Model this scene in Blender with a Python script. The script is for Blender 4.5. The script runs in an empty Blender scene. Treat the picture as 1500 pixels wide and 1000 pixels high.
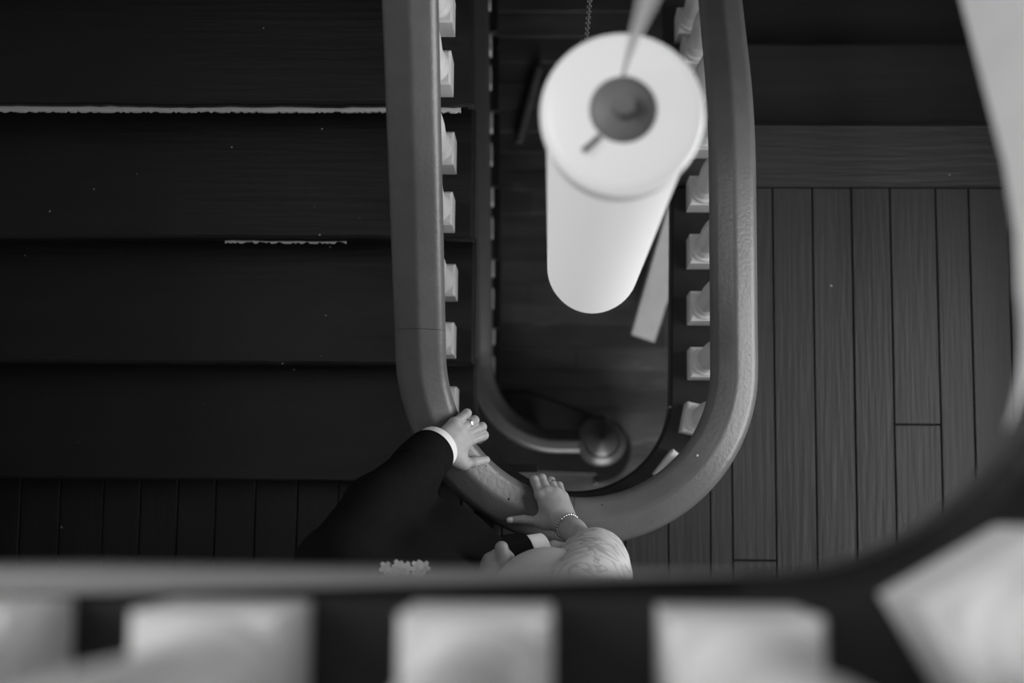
import bpy, math, random
import numpy as np
from mathutils import Vector, Matrix

random.seed(7)
rng = np.random.default_rng(7)
sc = bpy.context.scene
COL = sc.collection

# ------------------------------------------------------------------ camera
# world: X right, Y up the picture, Z up; landing floor at Z = 0, lens 3.9 m above it
cam = bpy.data.cameras.new('camera')
cam.lens = 50.0
cam.sensor_width = 36.0
cam.clip_start = 0.01
cam.dof.use_dof = True
cam.dof.focus_distance = 2.98
cam.dof.aperture_fstop = 2.6
camo = bpy.data.objects.new('camera', cam)
COL.objects.link(camo)
R3 = Matrix(((0.99964246, -0.00583806, 0.02609361),
             (0.00872375, 0.99368305, -0.11188342),
             (-0.02527560, 0.11207105, 0.99337869)))
camo.matrix_world = Matrix.Translation((0, 0, 3.9)) @ R3.to_4x4()
sc.camera = camo

# ------------------------------------------------------------------ world, window light, exposure
sc.view_settings.view_transform = 'Standard'
sc.view_settings.look = 'None'
sc.view_settings.gamma = 1.0
sc.view_settings.exposure = 0.0
sc.view_settings.use_curve_mapping = False
w = bpy.data.worlds.new('world')
sc.world = w
w.use_nodes = True
w.node_tree.nodes['Background'].inputs[0].default_value = (1, 1, 1, 1)
w.node_tree.nodes['Background'].inputs[1].default_value = 1.0


def area(name, loc, rot, sx, sy, power, spread=180):
    l = bpy.data.lights.new(name, 'AREA')
    l.shape = 'RECTANGLE'
    l.size, l.size_y, l.energy = sx, sy, power
    l.spread = math.radians(spread)
    o = bpy.data.objects.new(name, l)
    COL.objects.link(o)
    o.location = loc
    o.rotation_euler = rot
    return o


H = math.pi / 2
# daylight standing in the three windows of the stair hall (just outside their panes)
area('daylight_landing', (1.78, .15, 1.45), (0, H, 0), 1.3, 1.5, 52)      # right wall, landing
area('daylight_upper', (-1.78, .75, 4.55), (0, -H, 0), 1.3, 1.7, 78)      # left wall, upper floor
area('daylight_ground', (.4, -1.88, -1.75), (H, 0, 0), 1.5, 1.7, 85)      # back wall, ground floor

# ------------------------------------------------------------------ materials


def new_mat(name):
    m = bpy.data.materials.new(name)
    m.use_nodes = True
    nt = m.node_tree
    return m, nt, nt.nodes['Principled BSDF']


def g(v):
    return (v, v, v, 1)


def paint(name, base, rough=.5, grain=0., axis='X', scale=8., bump=.1, specks=0., var=.25, spec=.5, wear=0., wearcol=.3, objvar=0.):
    """painted / bare timber: streaky value variation, relief, paint specks and wear"""
    m, nt, b = new_mat(name)
    N, L = nt.nodes, nt.links
    tc = N.new('ShaderNodeTexCoord')
    geo = N.new('ShaderNodeNewGeometry')
    mp = N.new('ShaderNodeMapping')
    s = {'X': (.06, 1, 1), 'Y': (1, .06, 1), 'Z': (1, 1, .06), 'N': (1, 1, 1), 'XS': (.25, 1, 1)}[axis]
    mp.inputs['Scale'].default_value = s
    L.new(geo.outputs['Position'], mp.inputs['Vector'])
    n1 = N.new('ShaderNodeTexNoise')
    n1.inputs['Scale'].default_value = scale
    n1.inputs['Detail'].default_value = 6
    n1.inputs['Roughness'].default_value = .6
    L.new(mp.outputs[0], n1.inputs['Vector'])
    mr = N.new('ShaderNodeMapRange')
    mr.inputs['From Min'].default_value = .3
    mr.inputs['From Max'].default_value = .7
    mr.inputs['To Min'].default_value = base * (1 - var)
    mr.inputs['To Max'].default_value = base * (1 + var)
    L.new(n1.outputs['Fac'], mr.inputs['Value'])
    val = mr.outputs[0]
    if objvar:
        oi = N.new('ShaderNodeObjectInfo')
        m2 = N.new('ShaderNodeMapRange')
        m2.inputs['To Min'].default_value = 1 - objvar
        m2.inputs['To Max'].default_value = 1 + objvar
        L.new(oi.outputs['Random'], m2.inputs['Value'])
        mu = N.new('ShaderNodeMath')
        mu.operation = 'MULTIPLY'
        L.new(val, mu.inputs[0])
        L.new(m2.outputs[0], mu.inputs[1])
        val = mu.outputs[0]
    if wear:
        n3 = N.new('ShaderNodeTexNoise')
        n3.inputs['Scale'].default_value = scale * 1.7
        n3.inputs['Detail'].default_value = 9
        n3.inputs['Roughness'].default_value = .7
        L.new(mp.outputs[0], n3.inputs['Vector'])
        r3 = N.new('ShaderNodeMapRange')
        r3.inputs['From Min'].default_value = .60
        r3.inputs['From Max'].default_value = .72
        r3.inputs['To Max'].default_value = wear
        L.new(n3.outputs['Fac'], r3.inputs['Value'])
        mx = N.new('ShaderNodeMix')
        L.new(r3.outputs[0], mx.inputs[0])
        L.new(val, mx.inputs[2])
        mx.inputs[3].default_value = wearcol
        val = mx.outputs[0]
    if specks:
        v = N.new('ShaderNodeTexVoronoi')
        v.voronoi_dimensions = '2D'
        v.inputs['Scale'].default_value = 9.
        L.new(geo.outputs['Position'], v.inputs['Vector'])
        sep = N.new('ShaderNodeSeparateColor')
        L.new(v.outputs['Color'], sep.inputs[0])
        # a fleck only in some cells, its size differing from cell to cell
        sz = N.new('ShaderNodeMapRange')
        sz.inputs['From Min'].default_value = 1 - specks
        sz.inputs['From Max'].default_value = 1.
        sz.inputs['To Min'].default_value = 0.
        sz.inputs['To Max'].default_value = .022
        L.new(sep.outputs[0], sz.inputs['Value'])
        lt = N.new('ShaderNodeMath')
        lt.operation = 'LESS_THAN'
        L.new(v.outputs['Distance'], lt.inputs[0])
        L.new(sz.outputs[0], lt.inputs[1])
        mx = N.new('ShaderNodeMix')
        L.new(lt.outputs[0], mx.inputs[0])
        L.new(val, mx.inputs[2])
        mx.inputs[3].default_value = .5
        val = mx.outputs[0]
    cmb = N.new('ShaderNodeCombineColor')
    for i in range(3):
        L.new(val, cmb.inputs[i])
    L.new(cmb.outputs[0], b.inputs['Base Color'])
    b.inputs['Roughness'].default_value = rough
    b.inputs['Specular IOR Level'].default_value = spec
    if bump:
        n2 = N.new('ShaderNodeTexNoise')
        n2.inputs['Scale'].default_value = scale * 5
        n2.inputs['Detail'].default_value = 5
        L.new(mp.outputs[0], n2.inputs['Vector'])
        bp = N.new('ShaderNodeBump')
        bp.inputs['Strength'].default_value = bump
        bp.inputs['Distance'].default_value = .004
        L.new(n2.outputs['Fac'], bp.inputs['Height'])
        L.new(bp.outputs[0], b.inputs['Normal'])
    return m


M = {}
M['tread'] = paint('tread_paint', .012, .42, axis='X', scale=14, bump=.25, specks=.25, var=.2, spec=.25)
M['tread_low'] = paint('tread_paint_lower', .026, .45, axis='X', scale=14, bump=.25, specks=.10, var=.2, spec=.35)
M['board'] = paint('board_paint', .033, .45, axis='Y', scale=16, bump=.4, specks=.05, var=.12, spec=.4, wear=.3, wearcol=.07, objvar=.10)
M['nosing'] = paint('nosing_paint', .034, .45, axis='X', scale=16, bump=.5, specks=.12, var=.14, spec=.4, wear=.25, wearcol=.06)
M['board_shaded'] = paint('board_paint_shaded', .012, .45, axis='Y', scale=16, bump=.3, specks=.05, var=.12, spec=.3, objvar=.10)  # same boards, with the shadow left of the well put into their colour
M['edge'] = paint('edge_paint', .010, .4, axis='N', scale=10, bump=.15, specks=.06, spec=.4)
M['ground'] = paint('ground_board', .085, .35, axis='XS', scale=7, bump=.15, var=.45, spec=.5, wear=.6, wearcol=.24, objvar=.2)
M['rail'] = paint('rail_paint', .112, .34, axis='N', scale=22, bump=.17, var=.08, spec=.5)
M['rail_low'] = paint('rail_varnish', .036, .36, axis='N', scale=30, bump=.05, var=.1, spec=.5)
M['white'] = paint('white_paint', .68, .5, axis='Z', scale=12, bump=.12, var=.05, spec=.3)
M['trim_grey'] = paint('grey_trim_paint', .17, .45, axis='X', scale=12, bump=.1, var=.08)
M['plaster'] = paint('plaster', .6, .8, axis='N', scale=3, bump=.1, var=.06)
M['ceil'] = paint('ceiling_plaster', .55, .8, axis='N', scale=3, bump=.05, var=.04)
M['pale_wood'] = paint('pale_wood', .34, .5, axis='Z', scale=12, bump=.05, var=.1)
M['dark_wood'] = paint('dark_wood', .11, .45, axis='Z', scale=12, bump=.05, var=.2)
M['suit'] = paint('suit_wool', .008, .85, axis='N', scale=120, bump=.1, var=.2, spec=.06)
M['shirt'] = paint('shirt_cotton', .80, .7, axis='N', scale=80, bump=.05, var=.03, spec=.2)
M['skin_m'] = paint('skin_tan', .36, .48, axis='N', scale=70, bump=.10, var=.07, spec=.35)
M['skin_w'] = paint('skin_fair', .30, .48, axis='N', scale=90, bump=.16, var=.08, spec=.35)
M['hair'] = paint('dark_hair', .02, .5, axis='Z', scale=60, bump=.5, var=.4)
M['dress'] = paint('dress_satin', .46, .6, axis='N', scale=40, bump=.12, var=.04, spec=.3)
M['petal'] = paint('petal', .75, .6, axis='N', scale=60, bump=.1, var=.08)
M['leaf'] = paint('leaf', .06, .6, axis='N', scale=60, bump=.1, var=.2)
M['nail'] = paint('nail_polish', .72, .2, axis='N', scale=40, bump=0, var=.02)
M['grey_metal'] = paint('grey_metal', .20, .5, axis='N', scale=30, bump=.03, var=.08)
M['iron'] = paint('iron_chain', .09, .5, axis='N', scale=40, bump=.1, var=.3)
M['rod'] = paint('white_enamel', .85, .4, axis='Z', scale=10, bump=0, var=.03)


def metal(name, v, rough):
    m, nt, b = new_mat(name)
    b.inputs['Base Color'].default_value = g(v)
    b.inputs['Metallic'].default_value = 1
    b.inputs['Roughness'].default_value = rough
    return m


M['silver'] = metal('silver', .62, .32)


def lamp_glass(name='opal_glass', e=.46):
    m, nt, b = new_mat(name)
    b.inputs['Base Color'].default_value = g(.42)
    b.inputs['Roughness'].default_value = .35
    b.inputs['Emission Color'].default_value = g(1)
    b.inputs['Emission Strength'].default_value = e
    return m


M['opal'] = lamp_glass()
M['opal_shaded'] = lamp_glass('opal_glass_shaded', .22)  # weaker glow imitating the lid's shadow on the glass


def lace():
    m, nt, b = new_mat('lace')
    N, L = nt.nodes, nt.links
    geo = N.new('ShaderNodeNewGeometry')
    n = N.new('ShaderNodeTexNoise')
    n.inputs['Scale'].default_value = 19
    n.inputs['Detail'].default_value = 0.5
    n.inputs['Distortion'].default_value = 1.4
    L.new(geo.outputs['Position'], n.inputs['Vector'])
    # scroll lines: the contours of a swirled noise
    sub = N.new('ShaderNodeMath'); sub.operation = 'SUBTRACT'; sub.inputs[1].default_value = .5
    L.new(n.outputs['Fac'], sub.inputs[0])
    ab = N.new('ShaderNodeMath'); ab.operation = 'ABSOLUTE'
    L.new(sub.outputs[0], ab.inputs[0])
    r = N.new('ShaderNodeMapRange')
    r.inputs['From Min'].default_value = .010
    r.inputs['From Max'].default_value = .075
    r.inputs['To Min'].default_value = .30
    r.inputs['To Max'].default_value = .48
    L.new(ab.outputs[0], r.inputs['Value'])
    c = N.new('ShaderNodeCombineColor')
    for i in range(3):
        L.new(r.outputs[0], c.inputs[i])
    L.new(c.outputs[0], b.inputs['Base Color'])
    bp = N.new('ShaderNodeBump')
    bp.inputs['Strength'].default_value = .5
    bp.inputs['Distance'].default_value = .003
    L.new(ab.outputs[0], bp.inputs['Height'])
    L.new(bp.outputs[0], b.inputs['Normal'])
    b.inputs['Roughness'].default_value = .8
    return m


M['lace'] = lace()


def glass_pane():
    m = bpy.data.materials.new('window_glass')
    m.use_nodes = True
    nt = m.node_tree
    nt.nodes.clear()
    o = nt.nodes.new('ShaderNodeOutputMaterial')
    t = nt.nodes.new('ShaderNodeBsdfTransparent')
    gl = nt.nodes.new('ShaderNodeBsdfGlossy')
    gl.inputs['Roughness'].default_value = .05
    mx = nt.nodes.new('ShaderNodeMixShader')
    mx.inputs[0].default_value = .06
    nt.links.new(t.outputs[0], mx.inputs[1])
    nt.links.new(gl.outputs[0], mx.inputs[2])
    nt.links.new(mx.outputs[0], o.inputs[0])
    return m


M['glass'] = glass_pane()

# ------------------------------------------------------------------ object helpers


def obj(name, V, F, mat, parent=None, smooth=False, angle=None):
    me = bpy.data.meshes.new(name)
    me.from_pydata([tuple(map(float, v)) for v in V], [], [tuple(map(int, f)) for f in F])
    me.validate()
    me.materials.append(M[mat] if isinstance(mat, str) else mat)
    if smooth:
        me.polygons.foreach_set('use_smooth', [True] * len(me.polygons))
        if angle is not None:
            me.set_sharp_from_angle(angle=math.radians(angle))
    me.update()
    o = bpy.data.objects.new(name, me)
    COL.objects.link(o)
    if parent is not None:
        o.parent = parent
        o.matrix_parent_inverse = parent.matrix_world.inverted()
    return o


def inst(src, name, loc, parent=None, rotz=0):
    o = bpy.data.objects.new(name, src.data)
    COL.objects.link(o)
    o.location = loc
    o.rotation_euler = (0, 0, rotz)
    if parent is not None:
        o.parent = parent
        o.matrix_parent_inverse = parent.matrix_world.inverted()
    return o


def tag(o, label=None, cat=None, group=None, kind=None):
    if label: o['label'] = label
    if cat: o['category'] = cat
    if group: o['group'] = group
    if kind: o['kind'] = kind
    return o


def thing(name, loc, label=None, cat=None, group=None, kind=None):
    o = bpy.data.objects.new(name, None)
    o.empty_display_size = .05
    COL.objects.link(o)
    o.matrix_world = Matrix.Translation(loc)
    o.location = loc
    return tag(o, label, cat, group, kind)


def box(x0, x1, y0, y1, z0, z1, bev=0.):
    if bev <= 0:
        V = [(x, y, z) for z in (z0, z1) for y in (y0, y1) for x in (x0, x1)]
        F = [(0, 2, 3, 1), (4, 5, 7, 6), (0, 1, 5, 4), (2, 6, 7, 3), (0, 4, 6, 2), (1, 3, 7, 5)]
        return V, F
    # box whose top edges are chamfered
    V = [(x, y, z0) for x, y in ((x0, y0), (x1, y0), (x1, y1), (x0, y1))]
    V += [(x, y, z1 - bev) for x, y in ((x0, y0), (x1, y0), (x1, y1), (x0, y1))]
    V += [(x, y, z1) for x, y in ((x0 + bev, y0 + bev), (x1 - bev, y0 + bev), (x1 - bev, y1 - bev), (x0 + bev, y1 - bev))]
    F = [(3, 2, 1, 0), (8, 9, 10, 11)]
    for k in (0, 4):
        for i in range(4):
            j = (i + 1) % 4
            F.append((k + i, k + j, k + 4 + j, k + 4 + i))
    return V, F


def prism(poly, z0, z1, bev=0.):
    """vertical prism on a polygon (counter-clockwise), top edge chamfered"""
    n = len(poly)
    P = np.array(poly, float)
    V = [(*p, z0) for p in P]
    if bev > 0:
        e = np.roll(P, -1, 0) - P
        e /= np.maximum(np.linalg.norm(e, axis=1), 1e-9)[:, None]
        nrm = np.stack([e[:, 1], -e[:, 0]], 1)
        a = nrm + np.roll(nrm, 1, 0)
        d = np.maximum((a * nrm).sum(1), .35)
        Q = P - a / d[:, None] * bev
        V += [(*p, z1 - bev) for p in P] + [(*p, z1) for p in Q]
        rings = 3
    else:
        V += [(*p, z1) for p in P]
        rings = 2
    F = [tuple(range(n - 1, -1, -1)), tuple(range((rings - 1) * n, rings * n))]
    for r in range(rings - 1):
        for i in range(n):
            j = (i + 1) % n
            F.append((r * n + i, r * n + j, (r + 1) * n + j, (r + 1) * n + i))
    return V, F


def side_prism(poly_yz, x0, x1):
    """prism along X on a polygon in (Y, Z)"""
    n = len(poly_yz)
    V = [(x0, y, z) for y, z in poly_yz] + [(x1, y, z) for y, z in poly_yz]
    F = [tuple(range(n)), tuple(range(2 * n - 1, n - 1, -1))]
    for i in range(n):
        j = (i + 1) % n
        F.append((i, n + i, n + j, j))
    return V, F


def lathe(prof, cx=0, cy=0, seg=24, cap=True):
    V, F = [], []
    for r, z in prof:
        for i in range(seg):
            a = 2 * math.pi * i / seg
            V.append((cx + r * math.cos(a), cy + r * math.sin(a), z))
    for k in range(len(prof) - 1):
        for i in range(seg):
            j = (i + 1) % seg
            F.append((k * seg + i, k * seg + j, (k + 1) * seg + j, (k + 1) * seg + i))
    if cap:
        F.append(tuple(range(seg - 1, -1, -1)))
        F.append(tuple(range((len(prof) - 1) * seg, len(prof) * seg)))
    return V, F


def join(*parts):
    V, F = [], []
    for v, f in parts:
        n = len(V)
        V += list(v)
        F += [tuple(i + n for i in q) for q in f]
    return V, F


def tube(pts, r, seg=8, closed=False):
    P = [Vector(p) for p in pts]
    n = len(P)
    rr = r if hasattr(r, '__len__') else [r] * n
    V, F = [], []
    up = None
    for i in range(n):
        if closed:
            t = (P[(i + 1) % n] - P[i - 1]).normalized()
        else:
            t = (P[min(i + 1, n - 1)] - P[max(i - 1, 0)]).normalized()
        if up is None:
            up = t.orthogonal().normalized()
        up = (up - t * up.dot(t)).normalized()
        s = t.cross(up)
        for k in range(seg):
            a = 2 * math.pi * k / seg
            V.append(P[i] + (up * math.cos(a) + s * math.sin(a)) * rr[i])
    m = n if closed else n - 1
    for i in range(m):
        for k in range(seg):
            a, b_ = i * seg, ((i + 1) % n) * seg
            k2 = (k + 1) % seg
            F.append((a + k, a + k2, b_ + k2, b_ + k))
    if not closed:
        F.append(tuple(range(seg - 1, -1, -1)))
        F.append(tuple(range((n - 1) * seg, n * seg)))
    return V, F


def sweep(path, prof, closed_ends=True):
    """plumb sweep: prof is a closed loop of (u, v), u to the left of travel seen from above, v up"""
    P = np.array(path, float)
    T = np.gradient(P, axis=0)
    T[:, 2] = 0
    T /= np.linalg.norm(T, axis=1)[:, None]
    Nn = np.stack([-T[:, 1], T[:, 0]], 1)
    k = len(prof)
    V, F = [], []
    for p, nn in zip(P, Nn):
        for u, v in prof:
            V.append((p[0] + nn[0] * u, p[1] + nn[1] * u, p[2] + v))
    for i in range(len(P) - 1):
        for a in range(k):
            b_ = (a + 1) % k
            F.append((i * k + a, (i + 1) * k + a, (i + 1) * k + b_, i * k + b_))
    F.append(tuple(range(k)))
    F.append(tuple(range(len(P) * k - 1, (len(P) - 1) * k - 1, -1)))
    return V, F


# ------------------------------------------------------------------ setting: walls, ceiling, windows
XL, XR, YB, YT, ZG, ZT = -1.62, 1.62, -1.72, 4.6, -3.0, 5.7


def wall_with_opening(name, axis, pos, thick, a0, a1, z0, z1, oa0, oa1, oz0, oz1):
    """wall slab with one rectangular opening; axis 'X' = wall at X = pos running along Y"""
    rects = [(a0, oa0, z0, z1), (oa1, a1, z0, z1), (oa0, oa1, z0, oz0), (oa0, oa1, oz1, z1)]
    parts = []
    for p, q, r, s in rects:
        if q - p < 1e-4 or s - r < 1e-4:
            continue
        lo, hi = min(pos, pos + thick), max(pos, pos + thick)
        parts.append(box(lo, hi, p, q, r, s) if axis == 'X' else box(p, q, lo, hi, r, s))
    V, F = join(*parts)
    return tag(obj(name, V, F, 'plaster'), kind='structure')


wall_with_opening('wall_right', 'X', XR, .12, YB, YT, ZG - .1, ZT, -.6, .9, .8, 2.1)
wall_with_opening('wall_left', 'X', XL, -.12, YB, YT, ZG - .1, ZT, -.1, 1.6, 3.9, 5.2)
wall_with_opening('wall_back', 'Y', YB, -.12, XL - .12, XR + .12, ZG - .1, ZT, -.35, 1.15, ZG + .4, -.9)
V, F = box(XL - .12, XR + .12, YT, YT + .12, ZG - .1, ZT)
tag(obj('wall_front_unseen', V, F, 'dark_wood'), kind='structure')  # unseen wall, darkened to cut the light bounced into the well
V, F = box(XL - .12, XR + .12, YB - .12, YT + .12, ZT, ZT + .15)
tag(obj('ceiling', V, F, 'ceil'), kind='structure')


def window(name, axis, pos, sgn, a0, a1, z0, z1):
    t = thing(name, (pos, (a0 + a1) / 2, z0) if axis == 'X' else ((a0 + a1) / 2, pos, z0), kind='structure')

    def bx(p, q, r, s, d0, d1):
        lo, hi = sorted((pos + sgn * d0, pos + sgn * d1))
        return box(lo, hi, p, q, r, s) if axis == 'X' else box(p, q, lo, hi, r, s)
    e = .05
    V, F = join(bx(a0, a1, z0, z0 + e, .02, .09), bx(a0, a1, z1 - e, z1, .02, .09),
                bx(a0, a0 + e, z0 + e, z1 - e, .02, .09), bx(a1 - e, a1, z0 + e, z1 - e, .02, .09),
                bx((a0 + a1) / 2 - .02, (a0 + a1) / 2 + .02, z0 + e, z1 - e, .03, .08))
    obj('window_frame', V, F, 'white', t)
    V, F = bx(a0 - .06, a1 + .06, z0 - .04, z0, -.05, .1)
    obj('window_sill', V, F, 'white', t)
    mid = (a0 + a1) / 2
    for p, q in ((a0 + e, mid - .02), (mid + .02, a1 - e)):
        V, F = bx(p, q, z0 + e, z1 - e, .053, .057)
        obj('pane', V, F, 'glass', t)


window('window_1', 'X', XR, 1, -.6, .9, .8, 2.1)
window('window_2', 'X', XL, -1, -.1, 1.6, 3.9, 5.2)
window('window_3', 'Y', YB, -1, -.35, 1.15, ZG + .4, -.9)

# ------------------------------------------------------------------ geometry of the well
XC, YC, RR = .071, .292, .333           # centre of the U and radius of the rail line
RISE, RUN = .167, .29
XE_R = .342                              # landing edge on the right of the well
XE_L = -.187                             # tread ends on the left of the well
R_IN = .262                              # landing edge in the U
NOSE0 = .05                              # first nosing of the left flight
EDGE_Y = 1.055                           # landing edge at the head of the right flight


def arc(cx, cy, r, a0, a1, n):
    return [(cx + r * math.cos(math.radians(a0 + (a1 - a0) * i / n)), cy + r * math.sin(math.radians(a0 + (a1 - a0) * i / n))) for i in range(n + 1)]


# ---- landing floor: sub-floor, edge board round the well, nosing board, planks
ring_out, ring_in = .40, R_IN
sub = [(XL, YB), (XR, YB), (XR, EDGE_Y - .03), (XC + .30, EDGE_Y - .03)]
sub += [(XC + .30 * math.cos(math.radians(-a)), YC + .30 * math.sin(math.radians(-a))) for a in range(0, 125, 8)]
sub += [(XC + .30 * math.cos(math.radians(-126)), NOSE0 + .03), (XL, NOSE0 + .03)]
V, F = prism(sub, -.14, -.024)
floor = tag(obj('floor', V, F, 'edge'), kind='structure')

# edge board of the well: right straight, U, up to the first riser
outer = [(XC + ring_out, EDGE_Y - .18)] + arc(XC, YC, ring_out, 0, -142, 24)
inner = arc(XC, YC, ring_in, -118, 0, 24) + [(XE_R - .003, EDGE_Y - .18)]
ring = inner + [(XC + ring_out, EDGE_Y - .18)] + arc(XC, YC, ring_out, 0, -130, 24)
V, F = prism(ring[::-1], -.09, .006, .006)
obj('edge_board', V, F, 'edge', floor)
V, F = prism([(XE_R - .004, EDGE_Y - .179), (XR, EDGE_Y - .179), (XR, EDGE_Y), (XE_R - .004, EDGE_Y)], -.024, .004, .006)
obj('nosing_board', V, F, 'nosing', floor)


def plank(x0, x1, y0, y1, z=0., t=.022, gap=.0016):
    """floorboard along Y cut to the curve of the well where it meets it"""
    x0 += gap; x1 -= gap; y0 += gap; y1 -= gap
    top = []
    rc = .36
    for i in range(7):
        x = x1 + (x0 - x1) * i / 6
        dx = abs(x - XC)
        y = y1
        if dx < rc:
            y = min(y1, YC - math.sqrt(rc * rc - dx * dx))
        top.append((x, y))
    poly_ = [(x0, y0), (x1, y0)] + top
    dz = random.uniform(-.0012, .0012)
    V, F = prism(poly_, -t + dz, dz + z, .0018)
    return obj('plank', V, F, 'board_shaded' if x1 < -.15 else 'board', floor)


edges_r = [.440, .500, .618, .728, .836, .942, 1.068, 1.159, 1.265, 1.372, 1.478, 1.62]
for i in range(len(edges_r) - 1):
    a, b_ = edges_r[i], edges_r[i + 1]
    cuts = [YB, EDGE_Y - .18]
    if abs(a - .942) < 1e-3: cuts = [YB, -.9, .218, EDGE_Y - .18]
    elif abs(a - .500) < 1e-3: cuts = [YB, -.152, EDGE_Y - .18]
    else: cuts = [YB, random.uniform(-1.2, -.5), EDGE_Y - .18]
    for c0, c1 in zip(cuts[:-1], cuts[1:]):
        plank(a, b_, c0, c1)
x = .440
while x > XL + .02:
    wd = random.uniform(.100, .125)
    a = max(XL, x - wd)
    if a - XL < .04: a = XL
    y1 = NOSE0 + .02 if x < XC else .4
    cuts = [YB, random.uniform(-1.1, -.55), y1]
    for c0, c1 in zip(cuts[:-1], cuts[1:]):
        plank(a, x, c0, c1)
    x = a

# ---- ground floor: boards along X
V, F = box(XL - .12, XR + .12, YB - .12, YT + .12, ZG - .14, ZG - .024)
gfloor = tag(obj('floor', V, F, 'edge'), kind='structure')
y = -.9
while y < 3.6:
    wd = random.choice((.095, .105, .12, .13))
    xs = random.uniform(-.4, 1.1)
    for a, b_ in ((XL, xs), (xs, XR)):
        dz = random.uniform(-.0015, .0015)
        V, F = prism([(a + .0008, y + .0008), (b_ - .0008, y + .0008), (b_ - .0008, y + wd - .0008), (a + .0008, y + wd - .0008)], ZG - .024, ZG + dz, .001)
        obj('plank', V, F, 'ground', gfloor)
    y += wd
V, F = box(XL, XR, YB, -.902, ZG - .024, ZG)
obj('floor_margin', V, F, 'ground', gfloor)
V, F = box(XL, XR, y + .002, YT, ZG - .024, ZG)
obj('floor_margin', V, F, 'ground', gfloor)

# ---- half landings on the far side of the well (beyond the frame, they carry the flights)
for nm, zz, yl, yr in (('floor', 9 * RISE, 2.40, 2.70), ('floor', -9 * RISE, 2.56, 3.40)):
    V, F = prism([(XL, yl), (.07, yl), (.07, yr), (XR, yr), (XR, YT), (XL, YT)], zz - .12, zz)
    tag(obj(nm, V, F, 'tread'), kind='structure')

# ---- upper floor: slab with a straight edge that turns up the right side of the well
ZU = 3.0
UY, UX, UR = -.045, .333, .20
ucx, ucy = UX - UR, UY + UR
uedge = [(XL, UY - .030)] + arc(ucx, ucy, UR, -90, 0, 16) + [(UX, .36), (XR, .36)]
poly = [(XL, YB), (XR, YB)] + uedge[::-1]
V, F = prism(poly, ZU - .05, ZU, .012)
ufloor = tag(obj('floor', V, F, 'edge'), kind='structure')

# white fascia under the floor edge: swells out of the curve, then follows the flight down
fas = []
for a in range(-42, 1, 3):
    q = (ucx + (UR + .006) * math.cos(math.radians(a)), ucy + (UR + .006) * math.sin(math.radians(a)))
    d = .10 * ((a + 42) / 42.) ** .6
    fas.append((q[0], q[1], ZU - .018, ZU - .03 - d))
for yy in np.arange(ucy + .04, 2.7, .06):
    drop = max(0, yy - .22) * .60
    fas.append((UX + .006, yy, ZU - .018 - max(0, yy - .36) * .576, ZU - .13 - drop))
V, F = [], []
for px, py, zt, zb in fas:
    V += [(px, py, zt), (px, py, zb), (px + .02, py, zb), (px + .02, py, zt)]
for i in range(len(fas) - 1):
    for a in range(4):
        b_ = (a + 1) % 4
        F.append((i * 4 + a, i * 4 + b_, i * 4 + 4 + b_, i * 4 + 4 + a))
F += [(3, 2, 1, 0), tuple(len(V) - 4 + i for i in range(4))]
tag(obj('trim_1', V, F, 'white'), kind='structure')
# grey nosing strip along the straight part, dying out towards the curve
V, F = [], []
for x_ in np.linspace(XL, ucx - .01, 30):
    yb = UY - .030 * (ucx - x_) / (ucx - XL) + .001
    t_ = .0095 * min(1, max(.02, (ucx - .02 - x_) / .42))
    V += [(x_, yb - t_ * .9, ZU + .002), (x_, yb + t_ * .7, ZU - .003), (x_, yb + t_, ZU - .012), (x_, yb + t_, ZU - .036), (x_, yb, ZU - .036)]
n_ = len(V) // 5
for i in range(n_ - 1):
    for a in range(5):
        b_ = (a + 1) % 5
        F.append((i * 5 + a, i * 5 + 5 + a, i * 5 + 5 + b_, i * 5 + b_))
F += [(0, 1, 2, 3, 4), tuple(len(V) - 1 - i for i in range(5))]
tag(obj('trim_2', V, F, 'trim_grey'), kind='structure')

# ------------------------------------------------------------------ stairs


def wavy_tread(x0, x1, y0, y1, z, t=.036, seed=0, wav=.0016, front='-'):
    """tread with a worn, slightly wavering front edge; front '-' = towards -Y"""
    r = np.random.default_rng(seed)
    n = 60
    xs = np.linspace(x0, x1, n + 1)
    wv = np.cumsum(r.normal(0, 1, n + 1))
    wv -= np.linspace(wv[0], wv[-1], n + 1)
    wv = wv / max(1e-6, np.abs(wv).max()) * wav * 1.6 + r.normal(0, .0005, n + 1)
    if front == '-':
        fr = [(x, y0 + d) for x, d in zip(xs, wv)]
        poly_ = fr + [(x1, y1), (x0, y1)]
    else:
        fr = [(x, y1 + d) for x, d in zip(xs, wv)]
        poly_ = [(x0, y0), (x1, y0)] + fr[::-1]
    # three stepped rings give the nose its rounding
    n_ = len(poly_)
    P = np.array(poly_)
    out = []
    for (ins, zz) in ((.010, z - t), (.0, z - t + .010), (.0, z - .010), (.003, z - .003), (.010, z)):
        Q = P.copy()
        if front == '-':
            Q[:n + 1, 1] += ins
            Q[n, 0] -= ins
            Q[n + 1, 0] -= ins
        else:
            Q[2:, 1] -= ins
        out += [(*q, zz) for q in Q]
    F_ = [tuple(range(n_ - 1, -1, -1)), tuple(range(4 * n_, 5 * n_))]
    for k in range(4):
        for i in range(n_):
            j = (i + 1) % n_
            F_.append((k * n_ + i, k * n_ + j, (k + 1) * n_ + j, (k + 1) * n_ + i))
    return out, F_


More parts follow.
